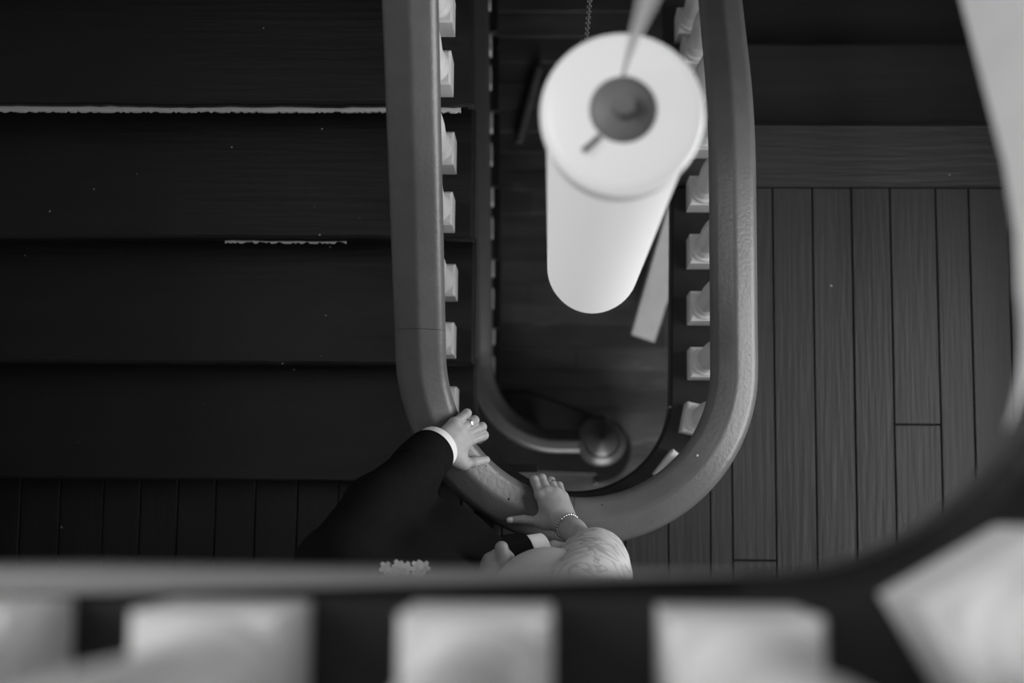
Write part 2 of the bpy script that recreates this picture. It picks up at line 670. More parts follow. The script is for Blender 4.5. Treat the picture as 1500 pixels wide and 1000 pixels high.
# left flight, climbing away from the landing
fl = thing('staircase', (-.9, NOSE0, 0), 'dark painted stair flight climbing along the left of the well, white line under one nosing', 'staircase')
NL = 9
for k in range(1, NL + 1):
    yn, z = NOSE0 + RUN * (k - 1), RISE * k
    xe = XE_L + .012 * (yn - .3)
    if k < NL:
        if k == 1:
            a_end = math.degrees(math.asin((YC - yn) / R_IN))
            pts = [(XL + .003, yn), (XC - R_IN * math.cos(math.radians(a_end)), yn)]
            pts += [(XC - R_IN * math.cos(math.radians(a)), YC - R_IN * math.sin(math.radians(a))) for a in np.linspace(a_end - 5, 0, 12)]
            pts += [(xe, yn + RUN + .035), (XL + .003, yn + RUN + .035)]
            V, F = prism(pts, z - .036, z, .008)
        else:
            V, F = wavy_tread(XL + .003, xe, yn, yn + RUN + .035, z, seed=k)
        obj('tread', V, F, 'tread', fl)
    xr = -.03 if k == 1 else xe - .03
    V, F = box(XL + .003, xr, yn + .03, yn + .05, z - RISE, z - .036)
    obj('riser', V, F, 'tread', fl)


def strip(x0, x1, y0, z1, hgt, depth, seed, ragged):
    """pale wood left bare under a nosing; its lower paint edge is ragged"""
    r = np.random.default_rng(seed)
    n = int((x1 - x0) / .006)
    V_, F_ = [], []
    for i in range(n + 1):
        x = x0 + (x1 - x0) * i / n
        e = y0 - depth + r.uniform(0, ragged) * (r.random() < .6)
        V_ += [(x, y0 + .02, z1), (x, e, z1), (x, e, z1 - hgt), (x, y0 + .02, z1 - hgt)]
    for i in range(n):
        for a in range(4):
            b_ = (a + 1) % 4
            F_.append((i * 4 + a, i * 4 + b_, i * 4 + 4 + b_, i * 4 + 4 + a))
    F_ += [(3, 2, 1, 0), tuple(len(V_) - 4 + i for i in range(4))]
    return V_, F_


y4 = NOSE0 + RUN * 3
V, F = strip(XL + .003, XE_L - .025, y4 + .004, RISE * 4 - .037, .012, .0125, 3, .004)
tag(obj('scotia', V, F, 'white', fl), 'bare pale strip under the nosing')
y3 = NOSE0 + RUN * 2
V, F = strip(-.80, -.50, y3 + .006, RISE * 3 - .037, .006, .0095, 5, .006)
tag(obj('scotia', V, F, 'white', fl), 'thin broken pale line under the nosing')


def saw(y0, nose_dir, n, z0, x0, x1):
    """outer string: saw-tooth under the treads, sloping soffit"""
    pts = []
    for k in range(1, n + 1):
        yn, z = y0 + nose_dir * RUN * (k - 1), z0 + RISE * k - .036
        pts += [(yn + nose_dir * .05, z - RISE if k > 1 else z0), (yn + nose_dir * .05, z)]
    yl = y0 + nose_dir * RUN * (n - 1) + nose_dir * .05
    pts += [(yl + nose_dir * .04, z0 + RISE * n - .036), (yl + nose_dir * .04, z0 + RISE * n - .33), (y0 + nose_dir * .30, z0)]
    # keep the floor end flat
    return side_prism(pts, x0, x1)


V, F = saw(NOSE0, 1, NL, 0.0, XE_L - .045, XE_L - .018)
obj('stringer', V, F, 'edge', fl)

# right flight, dropping away from the landing
fr = thing('staircase', (.95, EDGE_Y, -1.5), 'dark painted stair flight dropping from the boarded landing on the right', 'staircase')
for k in range(1, 10):
    y0_, z = EDGE_Y + RUN * (k - 1), -RISE * k
    V, F = box(XE_R + .03, XR - .003, y0_ - .05, y0_ - .03, z, z + RISE - .036)
    obj('riser', V, F, 'tread_low', fr)
    if k < 9:
        V, F = wavy_tread(XE_R, XR - .003, y0_ - .032, y0_ + RUN, z, seed=40 + k, front='+')
        obj('tread', V, F, 'tread_low', fr)
pts = []
for k in range(1, 10):
    y0_, z = EDGE_Y + RUN * (k - 1), -RISE * (k - 1)
    pts += [(y0_ - .05, z - .036), (y0_ - .05, z - RISE - .036)]
pts += [(EDGE_Y + RUN * 8 - .05, -RISE * 9 - .2), (EDGE_Y - .12, -.20), (EDGE_Y - .12, -.036)]
V, F = side_prism(pts, XE_R + .016, XE_R + .04)
obj('stringer', V, F, 'edge', fr)

# lowest flight, left of the well, down to the ground floor
GN0 = .20
fg = thing('staircase', (-.9, GN0, ZG), 'dim lowest stair flight on the left, ending in a rounded step on the ground floor', 'staircase')
for k in range(1, 10):
    yn, z = GN0 + RUN * (k - 1), ZG + RISE * k
    if k < 9:
        if k == 1:
            pts = [(XL + .003, yn - .02), (.22, yn - .075)] + arc(.225, .245, .165, -95, 90, 16) + [(-.10, yn + RUN + .035), (XL + .003, yn + RUN + .035)]
            V, F = prism(pts, z - .036, z, .01)
        else:
            V, F = wavy_tread(XL + .003, -.222, yn, yn + RUN + .035, z, seed=70 + k)
        obj('tread', V, F, 'tread', fg)
    if k == 1:
        pts = [(XL + .003, yn + .02), (.22, yn - .045)] + arc(.225, .245, .135, -95, 90, 16) + [(-.12, yn + RUN), (XL + .003, yn + RUN)]
        V, F = prism(pts, ZG, z - .036)
    else:
        V, F = box(XL + .003, -.25, yn + .03, yn + .05, z - RISE, z - .036)
    obj('riser', V, F, 'tread', fg)
V, F = saw(GN0, 1, 9, ZG, -.275, -.25)
obj('stringer', V, F, 'edge', fg)

# flight up to the upper floor on the right (only its white fascia shows)
fu = thing('staircase', (.95, .36, 1.5), 'dark painted stair flight rising to the upper floor above the window', 'staircase')
for k in range(1, 10):
    y0_, z = .36 + RUN * (k - 1), ZU - RISE * k
    V, F = box(UX + .03, XR - .003, y0_ - .05, y0_ - .03, z, z + RISE - .036)
    obj('riser', V, F, 'tread', fu)
    if k < 9:
        V, F = wavy_tread(UX + .03, XR - .003, y0_ - .032, y0_ + RUN, z, seed=90 + k, front='+')
        obj('tread', V, F, 'tread', fu)

# ------------------------------------------------------------------ balustrades
_h = [(.004, .0354), (.007, .0344), (.012, .0325), (.034, .0240), (.038, .0222), (.044, .0175), (.049, .010), (.052, 0), (.0515, -.010), (.046, -.019), (.037, -.024), (.035, -.028), (.034, -.042)]
PROF = [(-u, v) for u, v in _h[::-1]] + [(0, .0360)] + _h


def rail_path():
    P = []

    def zr(Y):
        if Y < .72: return .80
        if Y < 1.0: return .80 - .58 * (Y - .72) ** 2 / (2 * .28)
        return .80 - .58 * .14 - .58 * (Y - 1.0)
    for Y in np.arange(3.3, YC + .01, -.05): P.append((XC + RR, Y, zr(Y)))
    a0 = 60
    for a in np.radians(np.arange(0, 181, 3)):
        s = max(0, a - math.radians(a0)) * RR
        Ln = math.radians(180 - a0) * RR
        P.append((XC + RR * math.cos(a), YC - RR * math.sin(a), .80 + .62 * s * s / (2 * Ln)))
    z0 = P[-1][2]
    for Y in np.arange(YC + .05, 2.45, .05): P.append((XC - RR + .008 * (Y - YC), Y, z0 + .62 * (Y - YC)))
    return P


RP = np.array(rail_path())


def rail_z(P, X, Y):
    i = np.hypot(P[:, 0] - X, P[:, 1] - Y).argmin()
    return P[i, 2]


_bal = {}


def baluster_mesh(Ln, s=.08):
    key = (round(Ln, 3), s)
    if key in _bal: return _bal[key]
    h = s / 2
    pl = box(-h, h, -h, h, 0, .105, .005)
    r0 = h * .97
    prof = [(r0 * .9, .104), (r0 * .98, .108), (r0, .114), (r0 * .98, .121), (r0 * .86, .126), (r0 * .80, .130), (r0 * .80, .134), (r0 * .70, .142),
            (r0 * .68, .152), (r0 * .78, .160), (r0 * .84, .166), (r0 * .80, .173), (r0 * .74, .178), (r0 * .76, .20), (r0 * .84, .30), (r0 * .82, .36)]
    t = Ln - .14
    prof += [(r0 * .62, .36 + (t - .36) * .55), (r0 * .54, t - .06), (r0 * .52, t - .04), (r0 * .66, t - .03), (r0 * .70, t - .022), (r0 * .60, t - .012), (r0 * .72, t)]
    sh = lathe(prof, seg=28)
    b_ = h * .72
    tp = box(-b_, b_, -b_, b_, t - .002, Ln)
    V_, F_ = join(pl, sh, tp)
    me = bpy.data.meshes.new('baluster')
    me.from_pydata(V_, [], F_)
    me.polygons.foreach_set('use_smooth', [True] * len(me.polygons))
    me.set_sharp_from_angle(angle=math.radians(28))
    me.materials.append(M['white'])
    _bal[key] = me
    return me


def add_baluster(parent, x, y, z, top, rot=0, s=.08):
    o = bpy.data.objects.new('baluster', baluster_mesh(top - z, s))
    COL.objects.link(o)
    o.location = (x, y, z)
    o.rotation_euler = (0, 0, rot)
    o.parent = parent
    o.matrix_parent_inverse = parent.matrix_world.inverted()
    return o


NICKS = [((-.0835, .0050, .8854), .0028, 'edge'), ((-.1731, .0383, .9118), .0014, 'edge'), ((.1155, -.0048, .8316), .0018, 'edge'),
         ((-.0549, .0081, .8720), .0014, 'edge'), ((.3203, .1018, .8296), .0032, 'white'), ((.3755, .1416, .8343), .0012, 'edge'),
         ((-.2986, .4221, 1.1191), .0014, 'edge'), ((.4340, .3196, .8255), .0014, 'edge'), ((-.1310, .0744, .9029), .0016, 'edge')]   # dents and chips in the paint
# main balustrade round the well
bal = thing('stair_balustrade', (XC, YC - RR, 0), 'grey painted U-shaped handrail on white turned balusters, gripped by two hands', 'balustrade')
V, F = sweep(RP, PROF)
hr = obj('handrail', V, F, 'rail', bal, smooth=True, angle=40)
tag(hr, 'grey painted handrail bending round the well')
RT = np.gradient(RP, axis=0)
for X_, Y_ in ((-.262, .365), (.062, -.041)):       # glue lines between the rail's lengths
    i = np.hypot(RP[:, 0] - X_, RP[:, 1] - Y_).argmin()
    t_ = RT[i] / np.linalg.norm(RT[i])
    V, F = sweep([RP[i] - t_ * .0005, RP[i], RP[i] + t_ * .0005], [(u * 1.004, v * 1.008) for u, v in PROF])
    obj('joint_line', V, F, 'edge', hr)
for (x_, y_, z_), rr_, mt in NICKS:
    prof = [(rr_, z_ - .002), (rr_ * .9, z_ + .0004), (rr_ * .3, z_ + .0008)]
    V, F = lathe(prof, x_, y_, 10)
    obj('paint_chip', V, F, mt, hr)
U = .036
for Y in (.375, .526, .682, .842, .995):
    add_baluster(bal, .418, Y, .006, rail_z(RP, XC + RR, Y) - U, 0)
Y = 1.145
while Y < 3.2:
    k = int((Y - EDGE_Y) // RUN) + 1
    if (Y - EDGE_Y) % RUN > RUN - .045: Y += .02; continue
    add_baluster(bal, .418, Y, -RISE * k, rail_z(RP, XC + RR, Y) - U - .02, 0)
    Y += .145
for a in (12, 37.6, 63, 89, 113):
    t = math.radians(a)
    x_, y_ = XC + (RR + .004) * math.cos(t), YC - (RR + .004) * math.sin(t)
    add_baluster(bal, x_, y_, .006, rail_z(RP, x_, y_) - U, -t)
t = math.radians(141)
x_, y_ = XC + RR * math.cos(t), YC - RR * math.sin(t) + .012
add_baluster(bal, x_ - .022, y_ - .005, RISE, rail_z(RP, x_, y_) - U, -t)
Y = .252
while Y < 2.35:
    k = int((Y - NOSE0) // RUN) + 1
    add_baluster(bal, -.276 + .014 * (Y - .3), Y, RISE * k, rail_z(RP, XC - RR, Y) - U - .02, 0)
    Y += .145

# upper balustrade, right under the lens
ub = thing('stair_balustrade', (-.2, UY - .06, ZU), 'blurred white balusters along the upper floor edge in the near foreground', 'balustrade')
byc = UY - .06
up_path = [(x_, byc, ZU + .80) for x_ in np.arange(XL, ucx, .1)]
up_path += [(ucx + (UR + .06) * math.cos(math.radians(a)), ucy + (UR + .06) * math.sin(math.radians(a)), ZU + .80) for a in range(-90, 1, 6)]
up_path += [(UX + .06, yy, ZU + .80 - max(0, yy - .3) * .576) for yy in np.arange(.2, 2.6, .1)]
V, F = sweep(up_path, PROF)
obj('handrail', V, F, 'rail', ub, smooth=True, angle=40)
x_ = .11
while x_ > XL + .05:
    add_baluster(ub, x_, byc, ZU, ZU + .80 - U, 0, .085)
    x_ -= .15
for a in (-60, -25):
    t = math.radians(a)
    add_baluster(ub, ucx + (UR + .06) * math.cos(t), ucy + (UR + .06) * math.sin(t), ZU, ZU + .80 - U, t, .085)
add_baluster(ub, UX + .06, .26, ZU, ZU + .80 - U, 0, .085)
yy = .44
while yy < 2.5:
    k = int((yy - .36) // RUN) + 1
    add_baluster(ub, UX + .075, yy, ZU - RISE * k, ZU + .80 - (yy - .3) * .576 - U - .02, 0, .085)
    yy += .145

# lowest balustrade with its newel
gb = thing('stair_balustrade', (.226, .262, ZG), 'blurred lowest handrail curling to a round topped newel on the ground floor', 'balustrade')
gz = -2.20
gx, gcy, gr = -.288, .585, .325
gp = []
slope = .576
for Y in np.arange(2.5, gcy, -.06): gp.append((gx, Y, gz + .12 + slope * (Y - gcy)))
for a in np.arange(180, 271, 5):
    f_ = (270 - a) / 90
    gp.append((gx + gr + gr * math.cos(math.radians(a)), gcy + gr * math.sin(math.radians(a)), gz + .12 * f_ ** 1.6))
for x_ in np.arange(gx + gr + .03, .20, .03): gp.append((x_, gcy - gr, gz))
V, F = sweep(gp, [(-u, v) for u, v in PROF][::-1])
obj('handrail', V, F, 'rail_low', gb, smooth=True, angle=40)
GP = np.array(gp)
nw = obj('newel_post', *lathe([(.075, ZG + RISE), (.075, ZG + RISE + .18), (.06, ZG + RISE + .20), (.045, ZG + RISE + .25), (.055, ZG + .65), (.045, gz - .16), (.062, gz - .14), (.062, gz - .05)], .226, .262, 28), 'rail_low', gb, smooth=True, angle=35)
obj('newel_cap', *lathe([(.070, gz - .055), (.098, gz - .045), (.108, gz - .02), (.108, gz + .01), (.100, gz + .03), (.082, gz + .042), (.078, gz + .046), (.070, gz + .044), (.050, gz + .060), (.020, gz + .072), (.012, gz + .076), (.001, gz + .078)], .226, .262, 36), 'rail_low', nw, smooth=True, angle=35)
Y = .62
while Y < 2.45:
    k = int((Y - GN0) // RUN) + 1
    add_baluster(gb, gx - .004, Y, ZG + RISE * k, rail_z(GP, gx, Y) - U - .02, 0)
    Y += .145
for a in (200, 224, 248):
    t = math.radians(a)
    x_, y_ = (gx + gr + gr * math.cos(t)) * 1.07, (gcy + gr * math.sin(t)) * 1.10
    add_baluster(gb, x_, y_, ZG + RISE, rail_z(GP, x_, y_) - U, t)

# ------------------------------------------------------------------ pendant lamp hanging in the well
LX, LY, LZ, LR = .078, .420, 2.40, .0895
lamp = thing('pendant_lamp', (LX, LY, 1.28), 'tall white glass cylinder lamp hanging down the stairwell', 'lamp')
prof = [(.004, 1.275), (.030, 1.279), (.055, 1.292), (.072, 1.312), (.079, 1.335), (.082, 1.365), (.082, LZ - .03)]
obj('shade', *lathe(prof, LX, LY, 48), 'opal', lamp, smooth=True, angle=50)
prof = [(.040, LZ - .028), (LR - .006, LZ - .028), (LR, LZ - .022), (LR, LZ - .010), (LR - .004, LZ - .003), (LR - .012, LZ), (.036, LZ + .004)]
obj('shade_lid', *lathe(prof, LX, LY, 48), 'opal', lamp, smooth=True, angle=50)
obj('lid_shadow_band', *lathe([(.0838, LZ - .075), (.0846, LZ - .073), (.0846, LZ - .032), (.080, LZ - .030)], LX, LY, 48), 'opal_shaded', lamp, smooth=True, angle=50)  # added band: paints the soft shadow under the lid
cap = obj('cap', *lathe([(.0365, LZ + .001), (.0365, LZ + .007), (.033, LZ + .010), (.014, LZ + .013), (.011, LZ + .03)], LX, LY, 32), 'grey_metal', lamp, smooth=True, angle=50)
V, F = tube([(LX - .025, LY - .030, LZ + .008), (LX - .043, LY - .047, LZ + .010)], .0035, 8)
obj('lever', V, F, 'grey_metal', cap)
V, F = tube([(LX, LY + .040, LZ), (LX - .002, LY, LZ + .25), (LX - .004, LY - .05, LZ + .52), (LX - .004, LY - .055, LZ + .7), (LX - .004, LY - .055, ZT)], [.002, .005, .008, .009, .009], 12)
obj('rod', V, F, 'rod', lamp, smooth=True, angle=50)

# thin chain hanging further back in the well
cx_, cy_ = .082, 1.06
links = []
zz = ZT - .01
while zz > -.3:
    ring_ = []
    for i in range(8):
        a = 2 * math.pi * i / 8
        o_ = .0045 * math.cos(a)
        ring_.append((cx_ + (o_ if len(links) % 2 else 0), cy_ + (0 if len(links) % 2 else o_), zz - .011 + .011 * math.sin(a)))
    links.append(tube(ring_, .0016, 5, closed=True))
    zz -= .0175
tag(obj('hanging_chain', *join(*links), 'iron'), 'thin dark chain hanging behind the top of the white lamp', 'chain')

# boards leaning in the bottom of the well


def leaning(name, foot, head, wd, th, mat, label, cat, pointed=True, side=(1, .1, 0)):
    a, b_ = Vector(foot), Vector(head)
    ax = (b_ - a).normalized()
    s = Vector(side)
    s = (s - ax * s.dot(ax)).normalized()
    n_ = ax.cross(s)
    V_ = []
    for p, lift in ((a, 1), (b_, 0)):
        for u, v in ((-1, -1), (1, -1), (1, 1), (-1, 1)):
            q = p + s * u * wd / 2 + n_ * v * th / 2
            if lift and pointed: q = q + ax * (wd * .55 if u < 0 else 0)
            V_.append(q)
    F_ = [(0, 3, 2, 1), (4, 5, 6, 7)] + [(i, (i + 1) % 4, 4 + (i + 1) % 4, 4 + i) for i in range(4)]
    return tag(obj(name, V_, F_, mat), label, cat)


leaning('wooden_plank', (.448, .785, ZG + .03), (.71, 1.87, -.88), .125, .03, 'pale_wood', 'pale wooden plank leaning in the well beside the lower right of the lamp', 'plank')
V, F = tube([(-.155, 1.765, ZG + .022), (-.152, 1.785, ZG + .022), (-.063, 2.140, ZG + .022)], [.018, .022, .022], 12)
tag(obj('wooden_bar', V, F, 'dark_wood', smooth=True, angle=50), 'dark wooden bar lying on the ground floor, left of the lamp', 'bar')

# ------------------------------------------------------------------ people: bodies from blended round cones, polygonised once


def polygonise(prims, h, pad=.02):
    """prims: ('c', a, b, ra, rb, k) round cone or ('e', centre, radii, k, rotz) ellipsoid; k = blend width"""
    lo = np.full(3, 1e9); hi = -lo
    for p in prims:
        if p[0] == 'c':
            for q, r in ((p[1], p[3]), (p[2], p[4])):
                lo = np.minimum(lo, np.array(q) - r); hi = np.maximum(hi, np.array(q) + r)
        else:
            r = max(p[2])
            lo = np.minimum(lo, np.array(p[1]) - r); hi = np.maximum(hi, np.array(p[1]) + r)
    lo -= pad; hi += pad
    n = np.ceil((hi - lo) / h).astype(int) + 1
    ax = [lo[i] + h * np.arange(n[i], dtype=np.float64) for i in range(3)]
    D = np.full(n, 1.0, np.float32)
    for p in prims:
        k = p[5] if p[0] == 'c' else p[3]
        m_ = k * 1.5 + 3 * h
        if p[0] == 'c':
            a, b_ = np.array(p[1], float), np.array(p[2], float)
            r = max(p[3], p[4])
            l_, u_ = np.minimum(a, b_) - r - m_, np.maximum(a, b_) + r + m_
        else:
            r = max(p[2])
            l_, u_ = np.array(p[1]) - r - m_, np.array(p[1]) + r + m_
        i0 = np.clip(np.floor((l_ - lo) / h).astype(int), 0, n - 1)
        i1 = np.clip(np.ceil((u_ - lo) / h).astype(int) + 1, 1, n)
        sl = tuple(slice(i0[i], i1[i]) for i in range(3))
        X, Y_, Z = np.meshgrid(*[ax[i][sl[i]] for i in range(3)], indexing='ij', sparse=True)
        if p[0] == 'c':
            ab = b_ - a
            L2 = max(1e-12, ab.dot(ab))
            t_ = np.clip(((X - a[0]) * ab[0] + (Y_ - a[1]) * ab[1] + (Z - a[2]) * ab[2]) / L2, 0, 1)
            d = np.sqrt((X - a[0] - t_ * ab[0]) ** 2 + (Y_ - a[1] - t_ * ab[1]) ** 2 + (Z - a[2] - t_ * ab[2]) ** 2) - (p[3] + t_ * (p[4] - p[3]))
        else:
            c_, rd = p[1], p[2]
            rz = p[4] if len(p) > 4 else 0
            cs, sn = math.cos(rz), math.sin(rz)
            dx, dy, dz = X - c_[0], Y_ - c_[1], Z - c_[2]
            ux, uy = cs * dx + sn * dy, -sn * dx + cs * dy
            k0 = np.sqrt((ux / rd[0]) ** 2 + (uy / rd[1]) ** 2 + (dz / rd[2]) ** 2)
            k1 = np.sqrt((ux / rd[0] ** 2) ** 2 + (uy / rd[1] ** 2) ** 2 + (dz / rd[2] ** 2) ** 2)
            d = k0 * (k0 - 1) / np.maximum(k1, 1e-6)
        o_ = D[sl]
        if k > 0:
            hh = np.maximum(k - np.abs(o_ - d), 0) / k
            D[sl] = np.minimum(o_, d) - hh * hh * k * .25
        else:
            D[sl] = np.minimum(o_, d)
    # surface nets
    ins = D < 0
    cn = n - 1
    acc = np.zeros((*cn, 3), np.float32)
    cnt = np.zeros(cn, np.float32)
    cor = [(i, j, k) for i in (0, 1) for j in (0, 1) for k in (0, 1)]

    def sub_(A, c):
        return A[c[0]:c[0] + cn[0], c[1]:c[1] + cn[1], c[2]:c[2] + cn[2]]
    for c0 in cor:
        for d_ in range(3):
            if c0[d_]: continue
            c1 = list(c0); c1[d_] = 1
            A, B = sub_(D, c0), sub_(D, c1)
            x_ = (A < 0) != (B < 0)
            t_ = np.where(x_, A / np.where(x_, A - B, 1), 0)
            for e in range(3):
                acc[..., e] += np.where(x_, c0[e] + (t_ if e == d_ else 0), 0)
            cnt += x_
    act = cnt > 0
    idx = -np.ones(cn, np.int64)
    idx[act] = np.arange(act.sum())
    cells = np.argwhere(act)
    Vv = lo + h * (cells + acc[act] / cnt[act][:, None])
    Fq = []
    for d_ in range(3):
        e1, e2 = (d_ + 1) % 3, (d_ + 2) % 3
        s0 = [slice(1, -1)] * 3; s1 = [slice(1, -1)] * 3
        s0[d_] = slice(0, -1); s1[d_] = slice(1, None)
        A, B = ins[tuple(s0)], ins[tuple(s1)]
        for flip in (0, 1):
            q = np.argwhere((A & ~B) if not flip else (~A & B))
            if not len(q): continue
            base = q + 1
            base[:, d_] = q[:, d_]
            v = []
            for o1, o2 in ((-1, -1), (0, -1), (0, 0), (-1, 0)):
                w_ = base.copy()
                w_[:, e1] += o1; w_[:, e2] += o2
                v.append(idx[w_[:, 0], w_[:, 1], w_[:, 2]])
            v = np.stack(v, 1)
            Fq.append(v if not flip else v[:, ::-1])
    Fq = np.concatenate(Fq)
    return Vv, Fq[(Fq >= 0).all(1)]


def np_obj(name, pieces, mat, parent):
    Vs, Fs, off = [], [], 0
    for v, f in pieces:
        Vs.append(v); Fs.append(f + off); off += len(v)
    Vv, Ff = np.concatenate(Vs), np.concatenate(Fs)
    me = bpy.data.meshes.new(name)
    me.vertices.add(len(Vv)); me.vertices.foreach_set('co', Vv.astype(np.float32).ravel())
    me.loops.add(Ff.size); me.loops.foreach_set('vertex_index', Ff.astype(np.int32).ravel())
    me.polygons.add(len(Ff)); me.polygons.foreach_set('loop_start', np.arange(0, Ff.size, 4, dtype=np.int32))
    me.update(calc_edges=True)
    me.validate()
    me.polygons.foreach_set('use_smooth', [True] * len(me.polygons))
    me.materials.append(M[mat])
    o = bpy.data.objects.new(name, me)
    COL.objects.link(o)
    o.parent = parent
    o.matrix_parent_inverse = parent.matrix_world.inverted()
    return o


def V3(*a): return np.array(a, float)


def hand_prims(J, s=1., back=.14):
    """joints -> blended cones: palm with four metacarpals, four fingers of three bones, thumb of three"""
    J = {k: np.array(v, float) for k, v in J.items()}
    P = []
    W = J['wrist']
    for f_ in 'PRMI':
        J['m' + f_] = J['m' + f_] * (1 - back) + W * back
    for f_, rw, rm, off in (('P', .0140, .0125, -1.25), ('R', .0145, .0130, -.45), ('M', .0150, .0135, .35), ('I', .0150, .0130, 1.1)):
        side = (J['mI'] - J['mP']); side /= np.linalg.norm(side)
        base = W + side * off * .016 * s
        P.append(('c', base, J['m' + f_] - np.array([0, 0, .002]), rw * s, rm * s, .016 * s))
    # fill of the palm below the metacarpals
    mc = (J['mI'] + J['mP'] + J['mM'] + J['mR']) / 4
    P.append(('c', W * .55 + mc * .45 - np.array([0, 0, .004]), mc * .8 + W * .2 - np.array([0, 0, .005]), .019 * s, .018 * s, .02 * s))
    # thumb
    P.append(('c', W * .7 + J['tC'] * .3, J['tC'], .016 * s, .0145 * s, .016 * s))
    P.append(('c', J['tC'], J['tM'], .0165 * s, .0125 * s, .014 * s))
    P.append(('c', (J['tC'] + J['mI']) / 2, J['tM'] * .6 + J['tC'] * .4, .010 * s, .010 * s, .02 * s))
    P.append(('c', J['tM'], J['tI'], .0115 * s, .0104 * s, .004 * s))
    P.append(('c', J['tI'], J['tT'], .0106 * s, .0086 * s, .003 * s))
    # knuckles
    for f_ in 'PRMI':
        P.append(('e', J['m' + f_] + np.array([0, 0, .004]), np.array([.0115, .0115, .0098]) * s, .008 * s))
    # fingers, last so that they only weld where they touch the knuckles
    for f_, r in (('P', .0092), ('R', .0099), ('M', .0102), ('I', .0101)):
        m_, p_, d_, e_ = J['m' + f_], J['p' + f_], J['d' + f_], J['e' + f_]
        r *= s
        P.append(('c', m_, p_, r * 1.14, r * 1.0, .0022 * s))
        P.append(('e', p_ + np.array([0, 0, .0006]), np.array([1, 1, 1]) * r * 1.06, .0015 * s))
        P.append(('c', p_, d_, r * 1.0, r * .90, .0015 * s))
        P.append(('c', d_, e_, r * .90, r * .74, .0015 * s))
    return P


def ring_band(c, axis, r, wd, th, seg=28):
    axis = Vector(axis).normalized()
    e1 = axis.orthogonal().normalized(); e2 = axis.cross(e1)
    V_, F_ = [], []
    pr = [(r, -wd / 2), (r + th, -wd / 2 + th * .4), (r + th, wd / 2 - th * .4), (r, wd / 2)]
    for i in range(seg):
        a = 2 * math.pi * i / seg
        d = e1 * math.cos(a) + e2 * math.sin(a)
        for q, w_ in pr: V_.append(Vector(c) + d * q + axis * w_)
    for i in range(seg):
        j = (i + 1) % seg
        for a in range(4):
            b_ = (a + 1) % 4
            F_.append((i * 4 + a, j * 4 + a, j * 4 + b_, i * 4 + b_))
    return V_, F_


def sleeve_tube(pts, radii, seg=28, th=.003, wrinkle=0., seed=0):
    """open-ended cloth tube with thickness and gentle folds"""
    r_ = np.random.default_rng(seed)
    P = [Vector(p) for p in pts]
    n_ = len(P)
    rings_o, rings_i = [], []
    up = None
    ph = r_.uniform(0, 6.28, 4)
    for i in range(n_):
        t_ = (P[min(i + 1, n_ - 1)] - P[max(i - 1, 0)]).normalized()
        if up is None: up = t_.orthogonal().normalized()
        up = (up - t_ * up.dot(t_)).normalized()
        s = t_.cross(up)
        ro, ri = [], []
        for k in range(seg):
            a = 2 * math.pi * k / seg
            wr = 1 + wrinkle * (math.sin(3 * a + ph[0] + i * .9) * .5 + math.sin(5 * a + ph[1] - i * 1.7) * .5)
            d = up * math.cos(a) + s * math.sin(a)
            ro.append(P[i] + d * radii[i] * wr)
            ri.append(P[i] + d * (radii[i] * wr - th))
        rings_o.append(ro); rings_i.append(ri)
    loops = rings_o + rings_i[::-1]
    V_ = [v for l in loops for v in l]
    F_ = []
    m = len(loops)
    for i in range(m):
        a, b_ = i * seg, ((i + 1) % m) * seg
        for k in range(seg):
            k2 = (k + 1) % seg
            F_.append((a + k, b_ + k, b_ + k2, a + k2))
    return V_, F_


def smooth_path(pts, n):
    """Catmull-Rom through the points"""
    P = [np.array(p, float) for p in pts]
    P = [2 * P[0] - P[1]] + P + [2 * P[-1] - P[-2]]
    out = []
    seg = len(P) - 3
    for i in range(n + 1):
        u = i / n * seg
        k = min(int(u), seg - 1)
        t_ = u - k
        a, b_, c, d = P[k:k + 4]
        out.append(.5 * ((2 * b_) + (c - a) * t_ + (2 * a - 5 * b_ + 4 * c - d) * t_ ** 2 + (3 * b_ - a - 3 * c + d) * t_ ** 3))
    return out


def head_prims(c, face, s=1.):
    """head about 0.235 m high with brow, nose, lips, chin and ears; face = facing direction in plan"""
    f_ = np.array([face[0], face[1], 0.]); f_ /= np.linalg.norm(f_)
    sd = np.array([-f_[1], f_[0], 0.])
    z = np.array([0, 0, 1.])
    c = np.array(c, float)
    rz = math.atan2(f_[1], f_[0])
    P = [('e', c + z * .025 * s - f_ * .008 * s, np.array([.098, .077, .092]) * s, .02, rz),
         ('e', c - z * .035 * s + f_ * .022 * s, np.array([.068, .060, .080]) * s, .03, rz),
         ('e', c - z * .098 * s + f_ * .060 * s, np.array([.022, .026, .018]) * s, .02, rz),
         ('c', c + f_ * .088 * s + z * .012 * s, c + f_ * .104 * s - z * .028 * s, .008 * s, .013 * s, .012),
         ('c', c + f_ * .080 * s + z * .026 * s + sd * .035 * s, c + f_ * .080 * s + z * .026 * s - sd * .035 * s, .011 * s, .011 * s, .015),
         ('c', c + f_ * .082 * s - z * .060 * s + sd * .016 * s, c + f_ * .082 * s - z * .060 * s - sd * .016 * s, .008 * s, .008 * s, .008)]
    for q in (-1, 1):
        P.append(('e', c + f_ * .074 * s + sd * q * .032 * s + z * .004 * s, np.array([.012, .014, .011]) * s, .004, rz))
        P.append(('e', c + sd * q * .078 * s - f_ * .010 * s - z * .010 * s, np.array([.018, .008, .030]) * s, .006, rz))
    return P


